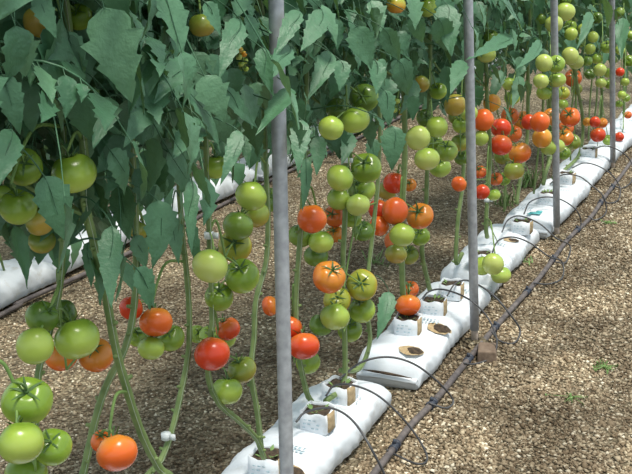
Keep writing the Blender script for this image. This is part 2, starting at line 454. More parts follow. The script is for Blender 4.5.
# ================================================================== metal poles
def pole(px, py, top_px, label, sleeve=True, x=-1.115, mound=True):
    g = pl(px, py, x); b = np.array([x, g[1], 0.0])
    for _ in range(3):
        d = ray(px, py); t_ = (0 - H) / d[2]; b = CAM + d * t_
    b = np.array([b[0], b[1], -.02]); tp = pl(top_px, 0, b[0]); d = (tp - b) / (tp[2] - b[2])
    d[0] = 0
    t = empty('metal_pole', tuple(b)); tag(t, label, 'pole', 'galvanised poles along the front row')
    m = MB(); r = .0178
    if sleeve:
        tube(m, [d * z for z in np.linspace(.09, 2.7, 12)], r, 20); m.build('pole_tube', STEEL, t)
        m = MB(); tube(m, [d * z for z in (0, .06, .12)], r * .78, 20); m.build('lower_tube', RUST, t)
    else:
        tube(m, [d * z for z in np.linspace(0, 2.7, 12)], r, 20); m.build('pole_tube', STEEL, t)
    m = MB(); tube(m, [d * 2.7, d * 2.715], r * 1.08, 20); m.build('end_cap', STEEL, t)
    if mound:
        m = MB(); V = []
        for i, (rr, zz) in enumerate(((.065, .012), (.058, .03), (.04, .045), (.018, .048))):
            for j in range(14):
                a = j / 14 * 6.283; w_ = 1 + .12 * math.sin(a * 3 + px); V.append([rr * w_ * math.cos(a), rr * w_ * math.sin(a), zz + .004 * math.sin(a * 4)])
        m.addl(V, [[i * 14 + j, i * 14 + (j + 1) % 14, (i + 1) * 14 + (j + 1) % 14, (i + 1) * 14 + j] for i in range(3) for j in range(14)])
        m.build('dirt_collar', GROUND, t)
    return b
pole(289, 588, 276, 'grey metal pole, nearest and thickest-looking, standing left of centre', mound=False)
pole(475, 345, 468, 'grey metal pole, second from left, with a paler lower tube')
pole(557, 238, 554, 'grey metal pole, third from left, passing the orange tomatoes')
pole(613, 171, 612, 'grey metal pole, rightmost and farthest, beside the right edge')

# ================================================================== drip line
pp = [(300, 560)] + [(370, 474), (405, 428), (432, 400), (460, 366), (490, 330), (514, 303), (535, 280), (551, 259), (566, 239), (588, 218), (602, 198), (622, 172)]
PP = np.array([gnd(*p, z=.012) for p in pp]); PP[:, 0] += .012
PP[0] = [-1.085, 1.2, .012]; PP = np.vstack([PP, [-.97, 9., .012], [-.95, 13, .012]])
PP[:, 2] = .014
line = catmull(PP, 8)
t = empty('drip_pipe', (0, 0, 0)); tag(t, 'dark irrigation pipe lying along the gravel beside the front row bags', 'pipe')
m = MB(); tube(m, line, .0115, 12); m.build('pipe_tube', PIPE, t)
def on_pipe(y, L=line): return np.array([np.interp(y, L[:, 1], L[:, k]) for k in range(3)])
for y in [2.86, 3.20, 3.62, 3.98, 4.45, 4.95, 5.5, 6.1, 6.5]:
    p = on_pipe(y); q = on_pipe(y + .05); d = (q - p) / np.linalg.norm(q - p)
    m = MB(); tube(m, [p - d * .022, p - d * .012], .016, 10); tube(m, [p - d * .012, p + d * .012], .0135, 10); tube(m, [p + d * .012, p + d * .022], .016, 10)
    tube(m, [p + [0, 0, .01], p + [0, 0, .026]], .006, 8)
    m.build('dripper_connector', BLUE, t)
# back-row pipe
t = empty('drip_pipe', (0, 0, 0)); tag(t, 'dark irrigation pipe along the back row bags, seen at left edge', 'pipe')
m = MB(); a = gnd(0, 318); b = gnd(22, 306); tube(m, catmull([[-3.12, 1.5, .012], [a[0], a[1], .012], [b[0], b[1], .02], [-3.13, 4.4, .012], [-3.15, 6, .012], [-3.12, 8, .012], [-3.12, 12, .012]], 8), .0115, 10); m.build('pipe_tube', PIPE, t)

def dripper(pxs, label, zs):
    """black thin tube through measured points; zs = height of each"""
    P = [gnd(px, py, z) for (px, py), z in zip(pxs, zs)]
    m = MB(); tube(m, catmull(P, 8), .0038, 6)
    o = m.build('drip_tube', TUBE); tag(o, label, 'drip tube', 'thin black drip tubes of the front row')
dripper([(296, 422), (306, 412), (330, 408), (352, 420), (372, 450), (388, 486), (372, 492), (352, 496)], 'thin black drip tube arching over the nearest grow bag, lowest one', [.18, .20, .22, .21, .15, .03, .01, .02])
dripper([(326, 396), (334, 386), (352, 385), (380, 397), (410, 427), (427, 456), (418, 464), (392, 453), (387, 450)], 'thin black drip tube looping from far end of nearest bag onto gravel', [.19, .21, .22, .20, .10, .01, .008, .012, .03])
dripper([(340, 378), (362, 362), (388, 357), (414, 364), (438, 382), (453, 400), (446, 408), (429, 403)], 'thin black drip tube arching over creased end of second nearest bag', [.2, .2, .2, .17, .09, .01, .008, .03])
dripper([(421, 300), (430, 291), (446, 290), (470, 300), (488, 318), (497, 342), (490, 358), (474, 364), (464, 363)], 'thin black drip tube looping around the foot of second metal pole', [.18, .2, .21, .2, .14, .06, .012, .008, .03])
dripper([(447, 296), (456, 283), (470, 281), (492, 294), (508, 312), (520, 330), (514, 343), (500, 341), (492, 332)], 'thin black drip tube crossing just right of the second metal pole', [.18, .2, .2, .18, .12, .04, .01, .01, .03])
dripper([(490, 262), (497, 242), (512, 237), (530, 243), (548, 256), (562, 262), (562, 278), (548, 284), (534, 283)], 'thin black drip tube arching over far end of bag behind second pole', [.18, .2, .2, .18, .12, .06, .01, .01, .03])
dripper([(502, 232), (508, 220), (520, 216), (540, 224), (556, 238), (570, 246), (566, 262), (556, 262)], 'thin black drip tube arching over the bag with teal mark', [.19, .2, .2, .18, .12, .03, .01, .03])
dripper([(524, 214), (530, 202), (545, 197), (562, 200), (577, 211), (581, 224), (576, 232), (568, 238)], 'thin black drip tube arching beside the third metal pole', [.2, .2, .2, .18, .12, .04, .01, .03])
dripper([(550, 184), (562, 175), (578, 176), (590, 184), (603, 196), (606, 212), (596, 220), (588, 216)], 'thin black drip tube looping onto gravel between third and fourth poles', [.2, .2, .19, .16, .1, .01, .01, .03])
dripper([(572, 168), (584, 163), (598, 166), (612, 175), (620, 188), (618, 200), (608, 203), (602, 197)], 'thin black drip tube looping at the foot of the fourth metal pole', [.2, .2, .19, .14, .06, .01, .01, .03])
dripper([(592, 150), (605, 146), (620, 151), (631, 162), (632, 180), (622, 188), (612, 184)], 'thin black drip tube at the right edge beyond the fourth pole', [.2, .2, .18, .1, .01, .01, .03])

# ================================================================== compound leaves
def leaflet(L, Wd, rs, nu=13, lobe=.24):
    """serrated, lobed, folded and drooping tomato leaflet along +X, normal +Z"""
    u = np.linspace(0, 1, nu); w = (np.sin(np.pi * u ** .62) ** .9) * (1 - .25 * u)
    w[0] = .04; w[-1] = .0
    lob = 1 + lobe * np.where(np.arange(nu) % 3 == 1, 1, np.where(np.arange(nu) % 3 == 2, -.15, -.75)) * (u > .12) * (u < .93)
    fold = rs.uniform(.10, .38); droop = rs.uniform(.15, .75); tw = rs.uniform(-.5, .5); side = rs.uniform(-.15, .15)
    V = []
    for i, uu in enumerate(u):
        cx = L * uu * (1 - .12 * droop * uu); cz = -L * droop * .45 * uu ** 2; cy = side * L * uu ** 2
        for j, vv in enumerate((-1, -.5, 0, .5, 1)):
            ww = Wd * w[i] * (lob[i] if abs(vv) == 1 else (1 + .3 * (lob[i] - 1)))
            back = -.06 * L * (lob[i] - 1) * abs(vv)
            y = vv * ww; z = cz + fold * abs(y) * (1 if abs(vv) < 1 else .85) - .25 * abs(vv) ** 2 * ww * .3
            z += .05 * Wd * math.sin(uu * 14 + vv * 4 + rs.random() * .5)
            a = tw * uu; yr = y * math.cos(a) - 0 * z; zr = z + y * math.sin(a)
            V.append([cx + back * 2, cy + yr, zr])
    F_ = [[i * 5 + j, (i + 1) * 5 + j, (i + 1) * 5 + j + 1, i * 5 + j + 1] for i in range(nu - 1) for j in range(4)]
    return np.array(V), np.array(F_)
def compound(seed, S=1.0, pairs=3, lo=False):
    """a whole leaf, petiole at the origin going along +X, up is +Z"""
    rs = np.random.default_rng(seed); mb = MB(); L = .25 * S
    up = rs.uniform(.2, .8); sag = rs.uniform(1.3, 2.3)
    ts = np.linspace(0, 1, 9)
    P = np.stack([L * ts * (1 - .18 * ts), .03 * S * np.sin(ts * 3 + rs.random() * 6) * ts, L * (up * ts - sag * .75 * ts ** 2)], 1)
    tube(mb, P, np.array([.0026, .0018, .0010]) * S, 5, False)
    def put(t, d, Lf, Wf):
        p = np.array([np.interp(t, ts, P[:, k]) for k in range(3)])
        d = d / np.linalg.norm(d)
        n = np.array([rs.uniform(.2, .9), rs.uniform(-.35, .35), rs.uniform(.5, 1.1)]); n -= d * (n @ d); n /= np.linalg.norm(n)
        s = np.cross(n, d); V, Fq = leaflet(Lf, Wf, rs, 8 if lo else 13)
        off = .012 * S
        tube(mb, [p, p + d * off * 1.2], .0009 * S, 4, False)
        mb.add(p + d * off + V[:, :1] * d + V[:, 1:2] * s + V[:, 2:3] * n, Fq)
    for k in range(pairs):
        t = .36 + .5 * k / pairs + rs.uniform(-.03, .03)
        for sd in (-1, 1):
            sz = rs.uniform(.75, 1.05) * (.8 + .3 * k / pairs)
            put(t + rs.uniform(-.03, .03), np.array([.45, sd * .9, rs.uniform(-1.1, -.1)]), .088 * S * sz, .025 * S * sz)
    if not lo:
        for sd in (-1, 1):
            put(.5 + rs.uniform(-.1, .2), np.array([.3, sd, rs.uniform(-.8, 0)]), .032 * S, .011 * S)
    d = P[-1] - P[-2]; d[2] -= rs.uniform(0, .02)
    put(1.0, d, .115 * S * rs.uniform(.85, 1.1), .036 * S)
    return np.concatenate(mb.v), mb.f
def tri(fl):
    return fl
LV = []
for k in range(14):
    V, f = compound(1000 + k, rng.uniform(.9, 1.15), 3 if k % 3 else 2)
    LV.append((V, np.array([q if len(q) == 4 else q + [q[-1]] for q in f])))
LVlo = []
for k in range(8):
    V, f = compound(2000 + k, 1.0, 2, lo=True)
    LVlo.append((V, np.array(f)))
def rotz(a): c, s = math.cos(a), math.sin(a); return np.array([[c, -s, 0], [s, c, 0], [0, 0, 1]])
def roty(a): c, s = math.cos(a), math.sin(a); return np.array([[c, 0, s], [0, 1, 0], [-s, 0, c]])
def rotx(a): c, s = math.cos(a), math.sin(a); return np.array([[1, 0, 0], [0, c, -s], [0, s, c]])
def foliage(path, z0, z1, step, rs, lib, S=1.0, bias=None, keep=None):
    """leaves in a spiral up the stem path between heights z0 and z1"""
    mb = MB(); zz = path[:, 2]; z = z0; a = rs.random() * 6.28
    while z < z1:
        i = int(np.argmin(abs(zz - z))); p = path[i]
        aa = a + rs.uniform(-.5, .5)
        if bias is not None and rs.random() < .45: aa = bias + rs.uniform(-1.1, 1.1)
        V, f = lib[rs.integers(len(lib))]
        R = rotz(aa) @ roty(rs.uniform(-.25, .35)) @ rotx(rs.uniform(-.4, .4))
        W_ = V @ R.T * S * rs.uniform(.8, 1.15) + p
        if keep is None or keep(W_): mb.add(W_, f)
        a += 2.4; z += step * rs.uniform(.7, 1.3)
    return mb

# lowest leaf tips, read along the row (world y -> z)
_lf = [pl(a_, b_, -1.16) for a_, b_ in [(-80, 250), (20, 240), (100, 285), (165, 262), (200, 225), (230, 175), (290, 165), (330, 150), (395, 160), (430, 122), (500, 120), (530, 112), (560, 92), (600, 80), (630, 75)]]
def leaf_floor(y): return float(np.interp(y, [p[1] for p in _lf], [p[2] for p in _lf]))

# open windows in the leaves through which fruit shows: (px, py, radius)
TOMPX = []

# ================================================================== tomatoes : table
# cluster: (where phrase, plane x, [ (px, py, r_px, colour, layer, position/look, faces) ])
CL = [
 ('of the cluster at left edge beside the drooping leaf', -1.15, [
   (24, 167, 18, 'G', 1, 'upper', 1), (-1, 196, 13, 'G', 1, 'leftmost', 0), (18, 207, 18, 'G', 0, 'lowest', 1)]),
 ('of the olive pair behind the drooping leaf at left', -1.24, [(40, 222, 14, 'O', 0, 'upper', 0), (42, 241, 13, 'O', 1, 'lower', 0)]),
 ('', -1.15, [(74, 173, 22, 'G', 0, '=large green tomato hanging alone above the thick bent stem', 0)]),
 ('of the cluster at left beside the thick stem', -1.16, [
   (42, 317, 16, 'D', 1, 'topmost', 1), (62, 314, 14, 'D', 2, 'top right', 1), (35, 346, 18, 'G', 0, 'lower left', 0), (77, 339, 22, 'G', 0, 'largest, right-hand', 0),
   (61, 355, 16, 'A', 3, 'lowest', 0), (96, 355, 17, 'A', 2, 'rightmost', 0)]),
 ('of the cluster in the bottom left corner', -1.06, [
   (27, 401, 24, 'G', 1, 'topmost, ribbed', 1), (21, 443, 22, 'G', 0, 'frontmost', 0), (53, 447, 18, 'G', 1, 'rightmost', 1), (26, 474, 20, 'G', 2, 'lowest', 0)]),
 ('of the pair at the bottom left of the picture', -1.10, [(117, 453, 20, 'A', 0, 'large front', 0), (103, 441, 11, 'R', 2, 'half-hidden smaller', 0)]),
 ('of the cluster right of the thick stem, left centre', -1.26, [
   (131, 308, 11, 'R', 1, 'top left', 0), (156, 322, 16, 'A', 0, 'largest', 0), (151, 348, 13, 'G', 0, 'lowest', 0), (137, 337, 9, 'G', 2, 'left', 0), (171, 338, 13, 'G', 1, 'rightmost', 0)]),
 ('of the dull pair half-hidden in leaves, left centre', -1.35, [(137, 230, 10, 'O', 0, 'left', 0), (153, 243, 9, 'O', 0, 'right', 0)]),
 ('of the cluster at left centre, left of the nearest pole', -1.20, [
   (235, 246, 16, 'Y', 2, 'topmost', 1), (210, 266, 17, 'L', 0, 'left', 0), (242, 276, 17, 'G', 0, 'right', 1), (219, 297, 14, 'G', 1, 'lowest', 1)]),
 ('of the stacked cluster just left of nearest pole', -1.26, [
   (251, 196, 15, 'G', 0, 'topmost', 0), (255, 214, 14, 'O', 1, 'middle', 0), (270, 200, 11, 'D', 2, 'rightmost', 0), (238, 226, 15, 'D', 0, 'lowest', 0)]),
 ('', -1.26, [(216, 167, 13, 'G', 0, '=single green tomato half under a leaf, left of nearest pole', 0)]),
 ('of the low cluster left of nearest pole', -1.24, [
   (212, 354, 17, 'R', 0, 'largest', 0), (228, 329, 12, 'R', 1, 'top right', 0), (226, 339, 9, 'L', 1, 'small middle', 0), (210, 336, 10, 'L', 2, 'top left', 0), (197, 334, 8, 'L', 3, 'leftmost', 0),
   (242, 370, 14, 'O', 0, 'right', 0), (227, 391, 15, 'G', 0, 'lowest', 0)]),
 ('of the red cluster touching the right of nearest pole', -1.28, [
   (304, 346, 15, 'R', 0, 'largest', 0), (290, 327, 12, 'R', 1, 'top', 0), (308, 362, 12, 'G', 1, 'lowest', 0), (270, 306, 9, 'A', 2, 'left', 0)]),
 ('of the orange cluster right of nearest pole', -1.28, [
   (312, 219, 14, 'A', 0, 'topmost', 0), (335, 216, 10, 'R', 1, 'top right', 0), (335, 234, 8, 'A', 1, 'small right', 0), (321, 242, 12, 'G', 0, 'right', 0),
   (316, 256, 12, 'D', 1, 'lowest', 0), (300, 236, 11, 'D', 1, 'left', 0)]),
 ('of the upper cluster right of nearest pole, among leaves', -1.18, [
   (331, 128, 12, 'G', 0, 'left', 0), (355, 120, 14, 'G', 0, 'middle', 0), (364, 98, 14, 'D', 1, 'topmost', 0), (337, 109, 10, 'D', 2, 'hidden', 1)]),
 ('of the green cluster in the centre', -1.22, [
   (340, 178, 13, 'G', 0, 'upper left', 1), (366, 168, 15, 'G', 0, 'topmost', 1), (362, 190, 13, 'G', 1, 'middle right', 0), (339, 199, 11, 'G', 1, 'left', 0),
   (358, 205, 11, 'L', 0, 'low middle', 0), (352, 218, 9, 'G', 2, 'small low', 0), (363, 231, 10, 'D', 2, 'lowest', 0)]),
 ('of the turning cluster below centre', -1.22, [
   (329, 277, 16, 'A', 0, 'top left', 1), (362, 285, 15, 'Y', 0, 'right', 1), (337, 300, 13, 'Y', 1, 'middle', 1), (335, 317, 14, 'G', 0, 'lower left', 0),
   (362, 310, 13, 'G', 0, 'lower right', 0), (350, 330, 12, 'G', 1, 'lowest', 0), (321, 325, 11, 'D', 2, 'leftmost', 0)]),
 ('of the orange cluster right of centre', -1.22, [
   (379, 210, 10, 'R', 2, 'upper left', 0), (379, 226, 9, 'A', 2, 'lower left', 0), (395, 211, 13, 'A', 1, 'middle', 0), (420, 216, 13, 'A', 0, 'right', 1),
   (402, 235, 12, 'G', 0, 'middle', 0), (420, 236, 9, 'G', 1, 'right', 0), (397, 242, 12, 'R', 3, 'hidden', 0), (396, 254, 10, 'O', 1, 'low left', 0), (409, 255, 9, 'O', 2, 'lowest', 0)]),
 ('of the trio behind the centre stem', -1.38, [(394, 183, 10, 'R', 0, 'middle', 0), (386, 191, 9, 'O', 1, 'left', 0), (410, 185, 6, 'A', 1, 'tiny right', 0)]),
 ('of the pale cluster left of second pole', -1.20, [
   (418, 138, 12, 'L', 0, 'largest', 0), (437, 127, 10, 'G', 0, 'top right', 0), (425, 118, 8, 'D', 2, 'topmost', 0), (447, 151, 10, 'L', 0, 'right', 1),
   (435, 142, 7, 'G', 1, 'small middle', 1), (427, 159, 12, 'L', 0, 'lower left', 0), (440, 167, 10, 'L', 1, 'lowest', 0)]),
 ('of the small low pair on the second bag', -1.28, [(408, 305, 12, 'A', 0, 'lower', 0), (410, 289, 8, 'R', 1, 'upper', 0)]),
 ('', -1.2, [(396, 5, 9, 'Y', 0, '=small yellowish tomato at the top edge among leaves, right of centre', 0)]),
 ('', -1.2, [(428, 8, 9, 'G', 0, '=small green tomato at the top edge left of the second pole', 0)]),
 ('of the small group in leaves left of second pole', -1.26, [(421, 84, 8, 'O', 0, 'left', 0), (438, 91, 8, 'G', 0, 'right', 0)]),
 ('of the olive cluster behind the second pole', -1.24, [
   (455, 105, 10, 'O', 0, 'topmost', 0), (469, 113, 8, 'G', 0, 'right', 0), (461, 125, 8, 'G', 1, 'middle', 0), (456, 117, 7, 'O', 2, 'small', 0), (460, 143, 8, 'O', 1, 'lower', 0), (462, 158, 7, 'D', 1, 'lowest', 0)]),
 ('of the yellow-green pair in leaves right of second pole', -1.25, [(486, 54, 9, 'L', 0, 'lower', 0), (491, 37, 7, 'G', 0, 'upper', 0)]),
 ('of the green pair above the red cluster', -1.32, [(509, 84, 6, 'G', 0, 'upper', 0), (512, 98, 7, 'G', 0, 'lower', 0)]),
 ('of the ripe cluster between second and third poles', -1.22, [
   (492, 103, 8, 'Y', 1, 'topmost', 0), (483, 120, 10, 'A', 1, 'left', 0), (481, 138, 7, 'G', 1, 'left', 0), (501, 128, 9, 'R', 1, 'upper', 0), (501, 145, 10, 'R', 0, 'middle', 1),
   (520, 153, 10, 'A', 0, 'large right', 0), (514, 171, 9, 'O', 0, 'lowest', 0), (513, 134, 8, 'R', 2, 'right', 0), (510, 116, 8, 'R', 3, 'hidden upper', 0), (522, 120, 8, 'A', 3, 'hidden right', 0), (503, 156, 8, 'O', 2, 'hidden low', 0)]),
 ('of the small lower cluster right of second pole', -1.2, [
   (480, 172, 6, 'R', 2, 'topmost', 0), (482, 192, 7, 'R', 0, 'lowest', 0), (494, 195, 6, 'G', 0, 'lowest', 0), (496, 179, 6, 'R', 1, 'middle', 0), (504, 179, 6, 'G', 2, 'right', 0), (459, 184, 7, 'A', 1, 'leftmost', 0)]),
 ('of the low pale pair beside the second pole', -1.11, [(482, 266, 9, 'G', 1, 'left', 0), (493, 264, 10, 'L', 0, 'middle', 0), (501, 275, 9, 'L', 0, 'right', 0), (504, 255, 5, 'G', 2, 'topmost', 0)]),
 ('of the topmost cluster at the third pole', -1.12, [(565, 12, 9, 'L', 0, 'largest', 0), (554, 24, 8, 'L', 0, 'left', 0), (565, -1, 6, 'G', 1, 'upper', 0), (570, 27, 6, 'G', 2, 'small low', 0), (541, 19, 5, 'D', 2, 'small left', 0)]),
 ('of the packed green cluster crossing the third pole', -1.05, [
   (544, 63, 8, 'L', 0, 'top left', 0), (556, 64, 8, 'L', 0, 'top right', 1), (541, 81, 7, 'L', 0, 'middle left', 0), (557, 80, 8, 'L', 0, 'middle right', 0), (544, 93, 7, 'G', 1, 'lower left', 0),
   (555, 93, 6, 'G', 1, 'lower right', 0), (563, 93, 6, 'Y', 1, 'lowest', 0)]),
 ('of the pale pair right of the third pole', -1.15, [(570, 56, 8, 'L', 0, 'left', 0), (576, 62, 7, 'L', 1, 'right', 0), (573, 78, 8, 'R', 3, 'hidden', 0), (577, 89, 5, 'O', 2, 'small low', 0), (563, 104, 5, 'G', 2, 'tiny low', 0)]),
 ('of the ripe cluster beside the third pole', -1.10, [
   (540, 122, 9, 'A', 0, 'left', 0), (551, 117, 8, 'A', 1, 'top middle', 1), (542, 138, 9, 'Y', 0, 'middle', 0), (549, 147, 8, 'G', 0, 'lower left', 0), (557, 146, 7, 'L', 0, 'lower middle', 0),
   (570, 117, 9, 'R', 0, 'upper right', 0), (565, 138, 8, 'A', 0, 'right', 0), (573, 142, 7, 'O', 0, 'rightmost', 0), (564, 153, 6, 'G', 2, 'lowest', 0), (566, 128, 7, 'R', 2, 'hidden', 0), (529, 122, 7, 'R', 2, 'leftmost', 0)]),
 ('of the small ripe cluster left of fourth pole', -1.12, [
   (595, 122, 5, 'R', 0, 'top left', 0), (602, 123, 5, 'A', 0, 'top right', 0), (598, 135, 7, 'R', 0, 'largest', 0), (587, 122, 4, 'Y', 1, 'leftmost', 0), (608, 140, 5, 'L', 0, 'lowest', 0)]),
 ('of the green cluster left of the fourth pole', -1.10, [
   (600, 70, 6, 'L', 0, 'middle', 0), (609, 73, 5, 'L', 0, 'right', 0), (601, 83, 5, 'L', 0, 'lower', 0), (610, 84, 5, 'G', 0, 'lower right', 0), (607, 47, 6, 'L', 0, 'topmost', 0), (597, 59, 5, 'G', 1, 'upper left', 0),
   (590, 49, 5, 'G', 1, 'leftmost', 0), (593, 37, 5, 'G', 0, 'upper', 0), (613, 60, 4, 'G', 1, 'small right', 0)]),
 ('of the loose string of fruit between third and fourth poles', -1.16, [
   (583, 29, 5, 'G', 0, 'middle', 0), (571, 34, 6, 'G', 0, 'left', 0), (597, 18, 5, 'D', 0, 'top', 0), (587, 61, 5, 'D', 0, 'lowest', 0), (580, 42, 5, 'D', 1, 'hidden middle', 0), (590, 74, 5, 'D', 1, 'shaded bottom', 0)]),
 ('of the sparse string of fruit right of the fourth pole', -1.10, [
   (620, 12, 4.5, 'D', 0, 'top', 0), (620, 50, 4.5, 'G', 0, 'middle', 0), (622, 30, 4, 'G', 0, 'upper middle', 0), (626, 98, 4, 'G', 0, 'lowest', 0)]),
 ('of the tiny bud cluster high among leaves, left of nearest pole', -1.22, [
   (240, 50, 3, 'O', 0, 'topmost', 0), (244, 54, 3, 'Y', 0, 'upper right', 0), (239, 57, 3, 'L', 0, 'left', 0), (245, 61, 3, 'L', 0, 'right', 0), (241, 64, 3, 'L', 0, 'middle', 0), (246, 69, 2.5, 'L', 0, 'lowest', 0), (239, 71, 2.5, 'G', 0, 'bottom left', 0)]),
 ('of the tiny yellow cluster in a gap right of centre', -1.3, [
   (391, 103, 3, 'Y', 0, 'left', 0), (397, 101, 3, 'L', 0, 'top', 0), (403, 105, 3, 'L', 0, 'right', 0), (394, 110, 3, 'L', 0, 'lower left', 0), (402, 112, 3, 'Y', 0, 'lowest', 0)]),
 ('of the distant cluster at the right edge', -1.05, [
   (625, 82, 4, 'G', 0, 'middle', 0), (622, 95, 4, 'G', 0, 'lower', 0), (620, 72, 4, 'R', 0, 'upper', 0), (629, 61, 5, 'G', 0, 'topmost', 0), (619, 104, 3.5, 'G', 1, 'lowest', 0), (630, 36, 5, 'G', 0, 'highest', 0),
   (628, 115, 3.5, 'R', 0, 'near the bottom', 0)]),
 ('of the low pair at the right edge beyond fourth pole', -1.1, [(619, 137, 4.5, 'R', 0, 'left', 0), (626, 137, 4, 'O', 0, 'right', 0)]),
 ('of the cluster among leaves in top left corner', -1.12, [(39, 22, 15, 'O', 0, 'left', 0), (79, 17, 13, 'G', 1, 'right', 0)]),
 ('', -1.16, [(202, 25, 13, 'O', 0, '=green tomato with an orange blush among leaves at the top, left of nearest pole', 0)]),
]
CNAME = {'G': 'green', 'D': 'dark green', 'L': 'pale green', 'O': 'olive', 'Y': 'yellow-orange', 'A': 'orange', 'R': 'red'}

def tomato_mesh(seed, mat, nl=30, nv=20):
    rs = np.random.default_rng(seed); V = []
    k = rs.integers(4, 7); ph = rs.random(3) * 6.28; amp = rs.uniform(.012, .045); sq = rs.uniform(.80, .92)
    for i in range(nv + 1):
        th = math.pi * i / nv; s, c = math.sin(th), math.cos(th)
        for j in range(nl):
            a = 2 * math.pi * j / nl
            w = max(0, c) ** .7
            r = 1 + amp * math.cos(k * a + ph[0]) * (.25 + .9 * w) * s + .02 * math.cos(2 * a + ph[1])
            rad = s ** .92 * r if s > 0 else 0
            z = c * sq
            z -= .20 * math.exp(-(s / .30) ** 2) * (c > 0) + .03 * math.exp(-(s / .25) ** 2) * (c < 0) * -1
            z += amp * .8 * math.cos(k * a + ph[0]) * w * s
            V.append([rad * math.cos(a), rad * math.sin(a), z])
    F_ = [[i * nl + j, (i + 1) * nl + j, (i + 1) * nl + (j + 1) % nl, i * nl + (j + 1) % nl] for i in range(nv) for j in range(nl)]
    mb = MB(); mb.addl(V, F_); me = mb.mesh('tomato_fruit', mat)
    return me
TMESH = {k: [tomato_mesh(hash(k) % 1 + 31 * i + 7 * ord(k), TM[k]) for i in range(4)] for k in TM}
def calyx_mesh(seed):
    rs = np.random.default_rng(seed); mb = MB(); n = 5 + seed % 2
    for q in range(n):
        a = q / n * 6.283 + rs.uniform(-.2, .2); d = np.array([math.cos(a), math.sin(a), 0]); s = np.array([-math.sin(a), math.cos(a), 0]); L = rs.uniform(.55, .8); lift = rs.uniform(.02, .35)
        V = []
        for u in np.linspace(0, 1, 6):
            w = .075 * (1 - u) ** .7 + .008
            c = d * (.05 + L * u) + np.array([0, 0, .66 + .14 * math.sin(u * 2.6) + lift * u * u])
            for v in (-1, 0, 1): V.append(c + s * v * w + np.array([0, 0, .02 * (1 - abs(v))]))
        mb.addl(V, [[i * 3 + j, (i + 1) * 3 + j, (i + 1) * 3 + j + 1, i * 3 + j + 1] for i in range(5) for j in range(2)])
    tube(mb, [[0, 0, .62], [0, 0, .72], [0, 0, .8]], .10, 8)
    tube(mb, catmull([[0, 0, .72], [.02, 0, .95], [.08, .03, 1.15], [.2, .05, 1.3]], 3), [.055, .045, .05], 6)
    return mb.mesh('calyx', CALYX)
CMESH = [calyx_mesh(i) for i in range(6)]

# resolve distances: push along the line of sight until fruits only touch
FR = []
for ci, (where, x, ts) in enumerate(CL):
    for k, (px, py, r, c, lay, lab, face) in enumerate(ts):
        FR.append(dict(ci=ci, px=px, py=py, rp=r, c=c, lab=lab, face=face, x=x - .05 * lay - .004 * k, where=where))
def upd(f):
    f['p'] = pl(f['px'], f['py'], f['x']); f['d'] = proj(f['p'])[2]; f['r'] = f['rp'] * f['d'] / F * (1.08 if f['rp'] < 12 else 1.02)
for f in FR: upd(f)
for it in range(60):
    mv = False
    for i, a in enumerate(FR):
        for b in FR[i + 1:]:
            dd = np.linalg.norm(a['p'] - b['p']); need = (a['r'] + b['r']) * .93
            if dd < need:
                fr, bk = (a, b) if a['x'] >= b['x'] else (b, a)
                bk['x'] -= min(.01, (need - dd) * .5 + .001); fr['x'] += min(.004, (need - dd) * .2); upd(a); upd(b); mv = True
    if not mv: break
FRUITS = []
used_labels = {}
for i, f in enumerate(FR):
    ctr = np.mean([g['p'] for g in FR if g['ci'] == f['ci']], axis=0)
    up = np.array([0, 0, 1.]) * 1.0 + (ctr - f['p']) / (f['r'] + 1e-6) * .28
    tc = CAM - f['p']; tc /= np.linalg.norm(tc)
    up = up + rng.normal(0, .16, 3) + (tc * 1.25 if f['face'] else -tc * .12)
    up /= np.linalg.norm(up)
    R = Vector(up).to_track_quat('Z', 'Y').to_matrix().to_4x4()
    sc = f['r'] / .97
    o = empty('tomato'); o.matrix_world = Matrix.Translation(Vector(f['p'])) @ R @ Matrix.Rotation(rng.random() * 6.28, 4, 'Z') @ Matrix.Scale(sc, 4)
    fruit = link('fruit', TMESH[f['c']][i % 4], o)
    if f['rp'] >= 6: link('calyx', CMESH[i % 6], o)
    if f['lab'].startswith('='): lb = f['lab'][1:]
    else: lb = f"{CNAME[f['c']]} tomato, {f['lab']} {f['where']}"
    while lb in used_labels: lb = lb.replace('tomato,', 'tomato, other'); print('DUP', lb)
    used_labels[lb] = 1
    tag(o, lb, 'tomato', 'tomatoes hanging from the vines')
    f['up'] = up; f['ctr'] = ctr

